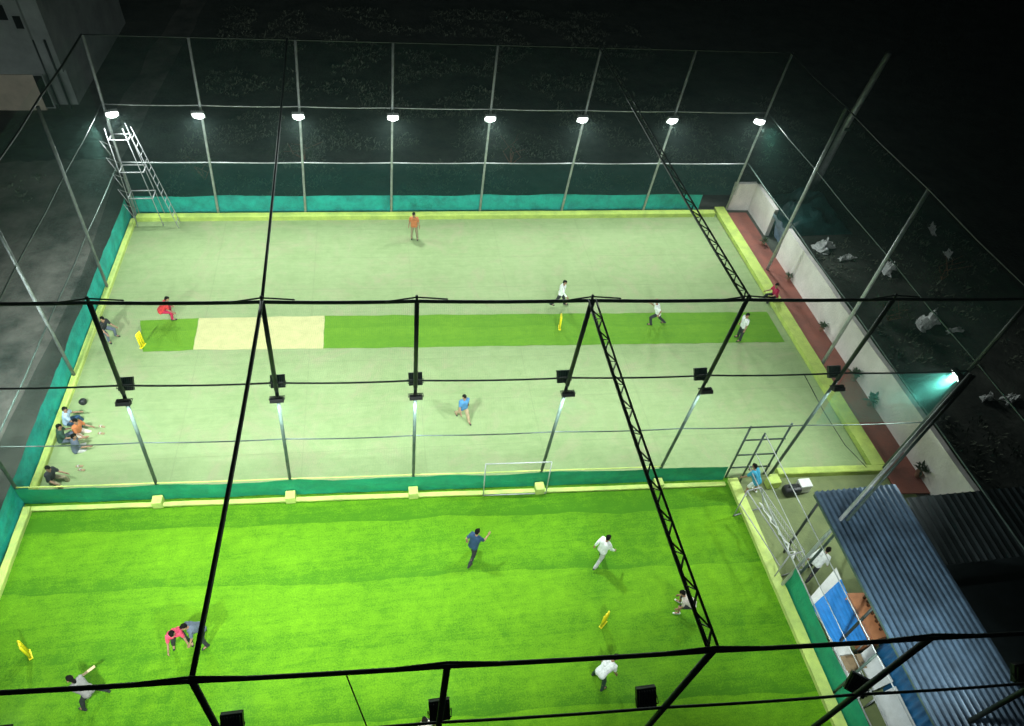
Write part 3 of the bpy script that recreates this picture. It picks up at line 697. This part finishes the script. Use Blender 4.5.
for s in (-1, 1):
    bm = B(); bm_box(bm, (s*.165, -.19, .2), (s*.30, .19, .206)); link('flap', bm, M['card'], bx)
bg = empty('bag', (24.15, -16.85, 0), 'black sports bag on the yard just inside the middle fence corner', 'bag')
bm = B(); bm_box(bm, (-.3, -.17, 0), (.3, .17, .34), bev=.09); link('body', bm, M['black'], bg, True)
bm = B(); bm_tube(bm, [(-.2, 0, .33), (-.12, 0, .45), (.12, 0, .45), (.2, 0, .33)], .015, 6); link('handle', bm, M['black'], bg, True)
bx = empty('cooler_box', (24.62, -16.75, 0), 'small white cooler box beside the black sports bag', 'cooler')
bm = B(); bm_box(bm, (-.2, -.16, 0), (.2, .16, .33), bev=.02); link('body', bm, M['white'], bx)
bm = B(); bm_box(bm, (-.21, -.17, .332), (.21, .17, .39), bev=.02); link('lid', bm, M['white'], bx)
bm = B(); bm_box(bm, (-.22, -.14, 0), (.22, .14, .34), bev=.02); tag(link('foam_block', bm, M['lime'], None, False, (23.62, -16.5, 0)), 'lime painted foot block at the gate corner beside the man in blue', 'block')

# ------------------------------------------------------------------ people
def capsule_union(caps, voxel, name):
    bm = B()
    for (p0, r0, p1, r1) in caps:
        for p, r in ((p0, r0), (p1, r1)): bmesh.ops.create_icosphere(bm, subdivisions=2, radius=r, matrix=Matrix.Translation(p))
        d = p1-p0
        if d.length > .004:              # the cone between the two balls
            bm_tube(bm, [p0, p1], [r0*.985, r1*.985], 14)
    bmesh.ops.recalc_face_normals(bm, faces=bm.faces[:])
    me = bpy.data.meshes.new(name); bm.to_mesh(me); bm.free()
    o = bpy.data.objects.new(name, me); COL.objects.link(o)
    md = o.modifiers.new('r', 'REMESH'); md.mode = 'VOXEL'; md.voxel_size = voxel; md.use_smooth_shade = True
    sm = o.modifiers.new('s', 'SMOOTH'); sm.iterations = 2; sm.factor = .4
    dg = bpy.context.evaluated_depsgraph_get(); ev = o.evaluated_get(dg)
    me2 = bpy.data.meshes.new_from_object(ev); COL.objects.unlink(o); bpy.data.objects.remove(o); bpy.data.meshes.remove(me)
    for p in me2.polygons: p.use_smooth = True
    return me2
def rx(a): return Matrix.Rotation(a, 3, 'X')
def ry(a): return Matrix.Rotation(a, 3, 'Y')
def rz_(a): return Matrix.Rotation(a, 3, 'Z')
LEGS = .45, .43
def person(x, y, heading, label, shirt, lower, pose, short=False, z=0.0, scale=1/K, group='players and onlookers', hair='short', cap=None, longsleeve=False):
    """forward is +Y in local space; heading turns it (0 = away from the camera, 180 = towards it)"""
    g = lambda k, d=0: R(pose.get(k, d))
    lean = g('lean', 3); pel = Vector((0, 0, 0)); S = rx(-lean) @ rz_(g('twist'))
    up = S @ Vector((0, 0, 1)); side = S @ Vector((1, 0, 0)); fw = S @ Vector((0, 1, 0))
    waist = pel+up*.16; chest = pel+up*.38; neck = pel+up*.52
    Hd = rx(-lean*pose.get('headk', .45)-g('nod', 5)) @ rz_(g('look'))
    hup = Hd @ Vector((0, 0, 1)); hf = Hd @ Vector((0, 1, 0)); hs_ = Hd @ Vector((1, 0, 0))
    head = neck+hup*.19
    caps = []; 
    A = lambda p0, r0, p1, r1: caps.append((Vector(p0), r0, Vector(p1), r1))
    A(pel-side*.075, .105, pel+side*.075, .105); A(pel, .12, waist, .115)
    A(waist-side*.05, .10, chest-side*.09, .115); A(waist+side*.05, .10, chest+side*.09, .115)
    A(chest-side*.09, .11, neck-up*.06-side*.10, .075); A(chest+side*.09, .11, neck-up*.06+side*.10, .075)
    A(neck-up*.06, .065, neck+hup*.07, .055)
    A(head+hup*.025-hf*.015, .098, head-hup*.06+hf*.025, .068)                     # skull to jaw
    A(head-hup*.01+hf*.09, .014, head-hup*.03+hf*.108, .018)                      # nose
    for s in (-1, 1): A(head+hs_*s*.092-hup*.01, .016, head+hs_*s*.094-hup*.04, .013)   # ears
    shirt_c = [(pel-side*.07-up*.04, .137, waist-side*.05, .134), (pel+side*.07-up*.04, .137, waist+side*.05, .134), (waist-side*.05, .134, chest-side*.09, .142), (waist+side*.05, .134, chest+side*.09, .142),
               (chest-side*.09, .138, neck-up*.07-side*.10, .10), (chest+side*.09, .138, neck-up*.07+side*.10, .10), (waist, .135, neck-up*.11, .105)]
    low_c = [(pel-side*.075, .118, pel+side*.075, .118)]
    shoes = []; feet_z = []
    for s, n in ((-1, 'l'), (1, 'r')):
        hip = pel+Vector((s*.095, 0, -.04))
        T = rx(g('hip_'+n)) @ ry(-s*g('spread_'+n, 5)); d = T @ Vector((0, 0, -1)); knee = hip+d*.43
        T2 = T @ rx(-g('knee_'+n)); d2 = T2 @ Vector((0, 0, -1)); ank = knee+d2*.41
        A(hip, .088, knee, .058); A(knee, .056, knee.lerp(ank, .35)-(T2 @ Vector((0, .012, 0))), .057); A(knee.lerp(ank, .35)-(T2 @ Vector((0, .012, 0))), .056, ank, .038)
        f = T2 @ Vector((0, 1, 0)); f.z = max(f.z, -.25)*.35; f.normalize(); 
        A(ank, .04, ank+f*.15-Vector((0, 0, .045)), .034)
        shoes.append([(ank-f*.05-Vector((0, 0, .035)), .044, ank+f*.17-Vector((0, 0, .045)), .036), (ank-f*.03-Vector((0, 0, .03)), .046, ank+f*.04-Vector((0, 0, .03)), .046)])
        feet_z.append(ank.z-.082)
        if short: low_c.append((hip, .108, knee.lerp(hip, .12), .082))
        else: low_c += [(hip, .105, knee, .075), (knee, .074, ank+d2*-.02, .058)]
        sh = neck-up*.05+side*s*.185
        U = S @ rx(g('arm_'+n)) @ ry(-s*g('abd_'+n, 12)); du = U @ Vector((0, 0, -1)); elb = sh+du*.29
        U2 = U @ rx(g('elb_'+n, 15)); dl = U2 @ Vector((0, 0, -1)); wr = elb+dl*.25
        A(neck-up*.065+side*s*.11, .07, sh, .062); A(sh, .056, elb, .043); A(elb, .042, wr, .029)
        pal = wr+dl*.085; A(wr, .027, pal, .033); A(wr+dl*.04-(U2 @ Vector((0, .018, 0))), .022, pal-(U2 @ Vector((0, .025, 0))), .022); A(wr+dl*.04+(U2 @ Vector((0, .018, 0))), .022, pal+(U2 @ Vector((0, .025, 0))), .022)
        cu = U2 @ Vector((-s, 0, 0))
        for k, (o, l) in enumerate(((.042, .062), (.015, .075), (-.013, .07), (-.04, .052))):        # four fingers, curling in
            b0 = pal+(U2 @ Vector((0, o*.85, 0)))+dl*.018; b1 = b0+(dl*.8+cu*.35+(U2 @ Vector((0, o*2.5, 0)))).normalized()*l*.55; b2 = b1+(dl*.5+cu*.8).normalized()*l*.5
            A(b0, .0115, b1, .0108); A(b1, .0108, b2, .0095)
        th = wr+dl*.03+(U2 @ Vector((0, .035, 0))); t1 = th+(dl*.5+(U2 @ Vector((0, .8, 0)))+cu*.3).normalized()*.045; A(th, .016, t1, .0125); A(t1, .0125, t1+(dl*.85+cu*.4).normalized()*.032, .0105)
        shirt_c += [(neck-up*.08+side*s*.11, .082, sh, .073), (sh, .072, elb if longsleeve else sh.lerp(elb, .72), .06)]
        if longsleeve: shirt_c.append((elb, .056, wr-dl*.03, .045))
        if n == pose.get('hand', 'r'): hold = (pal.copy(), dl.copy(), U2.copy())
    zoff = -min(feet_z)
    if pose.get('seat') is not None: zoff = pose['seat']+.115
    me = capsule_union(caps, .0115, 'person')
    for m in (M['skin'], M['eye'], M['lip']): me.materials.append(m)
    nP = len(me.polygons); cen = np.empty(nP*3, dtype=np.float32); me.polygons.foreach_get('center', cen); cen = cen.reshape(-1, 3)
    mi = np.zeros(nP, dtype=np.int32)
    for s in (-1, 1):
        e = np.array(head+hs_*s*.034+hf*.088+hup*.012); mi[np.linalg.norm(cen-e, axis=1) < .017] = 1
    for k in np.linspace(-1, 1, 5):
        e = np.array(head+hs_*k*.022+hf*.092-hup*.075); mi[np.linalg.norm(cen-e, axis=1) < .0115] = 2
    me.polygons.foreach_set('material_index', mi)
    o = bpy.data.objects.new('person', me); COL.objects.link(o); o.location = (x, y, z+zoff*scale); o.rotation_euler[2] = R(heading); o.scale = (scale,)*3
    tag(o, label, 'person', group)
    def wear(name, cs, m, vox=.014):
        w = capsule_union([(Vector(a), b, Vector(c), d) for a, b, c, d in cs], vox, name); w.materials.append(m)
        if name in ('shirt', 'trousers', 'shorts'):
            nv = len(w.vertices); co = np.empty(nv*3, dtype=np.float32); no = np.empty(nv*3, dtype=np.float32)
            w.vertices.foreach_get('co', co); w.vertex_normals.foreach_get('vector', no)
            co = co.reshape(-1, 3); no = no.reshape(-1, 3)
            am = np.array([.016*abs(noise.noise(Vector((q[0]*9+x, q[1]*9, q[2]*5))))+.006*noise.noise(Vector(q)*24) for q in co.tolist()], dtype=np.float32)
            w.vertices.foreach_set('co', (co+no*am[:, None]).ravel()); w.update()
        q = bpy.data.objects.new(name, w); COL.objects.link(q); q.parent = o; return q
    wear('shirt', shirt_c, C[shirt]); wear('shorts' if short else 'trousers', low_c, C[lower])
    for sc in shoes: wear('shoe', sc, C['white'] if short else C['black'], .013)
    hc = [(head+hup*.045-hf*.03, .096, head-hup*.02-hf*.045, .078)]
    hc.append((head+hup*.062+hf*.025, .070, head+hup*.05-hf*.03, .088))
    if hair == 'long': hc.append((head-hf*.06, .07, neck-hf*.06, .05))
    wear('hair', hc, M['hair'])
    if cap:
        wear('cap', [(head+hup*.055-hf*.015, .097, head+hup*.06+hf*.01, .095), (head+hup*.055+hf*.07, .045, head+hup*.045+hf*.15, .02)], C[cap])
    Mw = Matrix.LocRotScale(o.location, o.rotation_euler, o.scale)
    return o, Mw @ hold[0], (Mw.to_3x3() @ hold[1]).normalized(), (Mw.to_3x3() @ (hold[2] @ Vector((0, 1, 0)))).normalized()
STAND = dict(lean=3, hip_l=3, hip_r=-3, arm_l=6, arm_r=-4)
RUN = dict(lean=20, hip_l=48, knee_l=62, hip_r=-22, knee_r=28, arm_l=-42, elb_l=75, arm_r=48, elb_r=80, abd_l=18, abd_r=18)
WALK = dict(lean=6, hip_l=24, knee_l=10, hip_r=-20, knee_r=22, arm_l=-22, elb_l=25, arm_r=24, elb_r=30)
CROUCH = dict(lean=42, hip_l=78, knee_l=85, hip_r=78, knee_r=85, spread_l=16, spread_r=16, arm_l=42, elb_l=40, arm_r=42, elb_r=40)
BEND = dict(lean=62, hip_l=18, knee_l=24, hip_r=8, knee_r=20, spread_l=13, spread_r=13, arm_l=52, elb_l=20, arm_r=58, elb_r=22)
SIT = dict(lean=16, hip_l=86, knee_l=72, hip_r=80, knee_r=62, arm_l=40, elb_l=45, arm_r=36, elb_r=50, spread_l=12, spread_r=12, seat=.24)
STRIKE = dict(lean=46, hip_l=28, knee_l=30, hip_r=10, knee_r=34, spread_l=20, spread_r=20, arm_l=62, elb_l=22, arm_r=66, elb_r=26, abd_l=-6, abd_r=-6)
person(12.4, -1.9, 175, 'person in orange shirt and dark trousers standing at the far edge of the pale turf', 'orange', 'khaki', STAND)
person(18.15, -6.9, 250, 'person in white shirt and black trousers standing behind the wicket on the green strip', 'white', 'black', dict(WALK, lean=10), longsleeve=True)
person(21.95, -8.3, 70, 'person in white with a pink cap running up the green strip', 'white', 'black', RUN, cap='pink')
person(25.2, -9.45, 100, 'person in white shirt and dark trousers standing near the right end of green strip', 'white', 'black', STAND)
person(2.5, -6.65, 290, 'person in red crouching beside the left wicket on the pale turf', 'red', 'crimson', CROUCH)
person(.62, -7.5, 240, 'person in black squatting on the turf edge at the left fence under the beam', 'black', 'grey', dict(CROUCH, lean=25))
person(27.75, -7.15, 95, 'person in crimson sitting on the right lime kerb', 'crimson', 'black', SIT)
person(13.5, -12.7, 200, 'person in blue shirt and tan trousers standing alone on the pale turf', 'blue', 'tan', WALK)
person(.40, -11.75, 280, 'person in pale blue shirt sitting on the left kerb, farthest of the group', 'paleblue', 'navy', dict(SIT, seat=.2))
person(.78, -12.1, 250, 'person in orange shirt sitting on the turf among the group at the left fence', 'orange', 'cream', dict(SIT, seat=.02, hip_l=70, hip_r=62, knee_l=90, knee_r=75))
person(.42, -12.5, 290, 'person in dark green shirt sitting on left kerb behind the one in orange', 'dkgreen', 'grey', dict(SIT, seat=.2))
person(.9, -12.85, 300, 'person in grey shirt and pale trousers sitting on the turf by the left fence', 'grey', 'lightgrey', dict(SIT, seat=.02, hip_l=70, hip_r=62, knee_l=90, knee_r=75))
person(.55, -14.05, 250, 'person in black with khaki trousers sitting on left kerb at the middle fence corner', 'black', 'khaki', dict(SIT, seat=.2))
person(13.25, -18.0, 318, 'person in navy shirt running on the lime turf', 'navy', 'black', RUN)
person(17.05, -18.6, 300, 'person all in white walking on the lime turf above the yellow wicket', 'white', 'lightgrey', dict(WALK, lean=12), longsleeve=True)
person(19.3, -20.45, 65, 'person in cream shirt and black shorts crouching beside the lattice truss', 'cream', 'black', dict(CROUCH, lean=50), short=True)
person(16.15, -22.1, 300, 'person in white shirt bending forward on the lime turf below the front beam', 'white', 'dkgreen', BEND)
person(5.25, -19.7, 195, 'person in pink red shirt leaning towards the one in grey on the lime turf', 'pink', 'black', dict(BEND, lean=35))
person(5.85, -19.65, 120, 'person in grey shirt beside the one in pink red shirt', 'grey', 'black', dict(BEND, lean=40))
_, hp, hd, hy = person(3.42, -20.95, 60, 'person in grey shirt bent over a bat at the bottom left of the lime turf', 'midgrey', 'black', STRIKE, hair='long')
person(11.52, -22.9, 20, 'person with dark hair at the very bottom of the picture beside the centre lamp', 'cream', 'black', STAND)
person(22.75, -16.75, 25, 'person in bright blue shirt and white shorts leaning at the gate corner', 'teal', 'white', dict(BEND, lean=38), short=True)
person(23.45, -19.75, 300, 'person in white shirt walking between the goal frame and the blue table', 'white', 'black', dict(WALK, lean=28), longsleeve=True)

# cricket bat held by the batsman
bt = bpy.data.objects.new('cricket_bat', None); COL.objects.link(bt); tag(bt, 'wooden cricket bat in the hands of the batsman at bottom left', 'bat')
bt.location = hp; bt.scale = (.8/K,)*3
dirv = (Vector((.72, .5, .12))).normalized(); zq = dirv.to_track_quat('Z', 'Y'); bt.rotation_mode = 'QUATERNION'; bt.rotation_quaternion = zq
bm = B(); bm_tube(bm, [(0, 0, -.10), (0, 0, .22)], .017, 8); link('handle', bm, M['black'], bt, True)
bm = B(); bm_box(bm, (-.054, -.022, .221), (.054, .022, .78), bev=.012); link('blade', bm, M['willow'], bt)

bgk = empty('bag', (.62, -10.8, 0), 'round black kit bag on the turf beside the left fence', 'bag'); bgk.scale = (.42,)*3
bm = B(); bmesh.ops.create_icosphere(bm, subdivisions=3, radius=.3)
for v in bm.verts:
    v.co *= 1+.14*noise.noise(v.co*5); v.co.z = max(v.co.z, -.22)
    v.co.z += .22
link('body', bm, M['black'], bgk, True)
bm = B(); bm_tube(bm, [(-.1, 0, .48), (0, 0, .58), (.1, 0, .48)], .018, 6); link('handle', bm, M['black'], bgk, True)
def sandal(x, y, rz, label):
    o = empty('sandal', (x, y, .002), label, 'sandal', 'sandals left on the turf', (0, 0, rz)); o.scale = (1/K,)*3
    bm = B(); bm_box(bm, (-.05, -.14, 0), (.05, .14, .03), bev=.012); link('sole', bm, M['card'], o)
    bm = B(); bm_tube(bm, [(-.05, .02, .02), (-.02, .05, .07), (.02, .05, .07), (.05, .02, .02)], .014, 6); link('strap', bm, M['white'], o)
for k, (x, y, a) in enumerate(((1.45, -11.9, 1.2), (1.5, -12.2, 1.4), (1.15, -13.5, 1.5), (1.25, -13.65, 1.3))):
    sandal(x, y, a, ['white sandal by the feet of the person in orange', 'white sandal by the feet of the person in orange', 'white sandal between the seated group and the person at the corner', 'white sandal between the seated group and the person at the corner', 'white sandal set apart on the turf near the fence corner', 'white sandal set apart on the turf near the fence corner'][k])

# ------------------------------------------------------------------ humid night air
bm = B(); bm_box(bm, (-70, -60, -1), (90, 90, 24)); hz = link('haze', bm, None); tag(hz, kind='stuff')
hm_, hnt, hb = newmat('humid_air'); hnt.nodes.remove(hb)
pv = hnt.nodes.new('ShaderNodeVolumePrincipled'); pv.inputs['Color'].default_value = (.72, 1, .93, 1); pv.inputs['Density'].default_value = HAZE
pv.inputs['Anisotropy'].default_value = .6
hnt.links.new(pv.outputs[0], hnt.nodes['Material Output'].inputs['Volume']); hz.data.materials.append(hm_)

# ------------------------------------------------------------------ layout units -> metres
for o in COL.objects:
    if o.parent is None: o.location = o.location*K; o.scale = o.scale*K
for l in bpy.data.lights: l.energy *= K*K

# ------------------------------------------------------------------ camera, world
cd = bpy.data.cameras.new('camera'); cam = bpy.data.objects.new('camera', cd); COL.objects.link(cam); scene.camera = cam
rt = Vector((0.9859553710898814, -0.15004142976527493, 0.07334559000380662)); upv = Vector((0.057588736455482084, 0.7176761461967391, 0.6939917050034948)); fwv = Vector((0.15676588803842328, 0.6800209691871191, -0.716237347401918))
mw = Matrix.Identity(4)
for i in range(3): mw[i][0] = rt[i]; mw[i][1] = upv[i]; mw[i][2] = -fwv[i]
mw[0][3], mw[1][3], mw[2][3] = 11.4193*K, -28.4716*K, 19.3864*K
cam.matrix_world = mw
cd.sensor_fit = 'HORIZONTAL'; cd.sensor_width = 36; cd.lens = 36*704.127/1024; cd.clip_end = 1000; cd.clip_start = .1
w = bpy.data.worlds.new('World'); scene.world = w; w.use_nodes = True
nt = w.node_tree; sk = nt.nodes.new('ShaderNodeTexSky'); sk.sky_type = 'NISHITA'; sk.sun_disc = False; sk.sun_elevation = R(-8); sk.sun_rotation = R(200)
bgn = nt.nodes['Background']; nt.links.new(sk.outputs[0], bgn.inputs[0]); bgn.inputs[1].default_value = .05
sl = bpy.data.lights.new('moon_fill', 'SUN'); sl.energy = .004; sl.angle = R(.5); sl.color = (.8, .9, 1)  # weak fill added to lift the dark surroundings
so = bpy.data.objects.new('moon_fill', sl); COL.objects.link(so); so.rotation_euler = (R(35), R(20), 0)
scene.view_settings.view_transform = 'Standard'; scene.view_settings.look = 'None'; scene.view_settings.gamma = 1; scene.view_settings.exposure = 0.0
scene.view_settings.use_curve_mapping = False
scene.render.engine = 'CYCLES'
cy = scene.cycles
cy.use_denoising = True; cy.max_bounces = 5; cy.diffuse_bounces = 3; cy.glossy_bounces = 2; cy.transparent_max_bounces = 24
cy.sample_clamp_indirect = 4; cy.use_light_tree = True; cy.caustics_reflective = False; cy.caustics_refractive = False
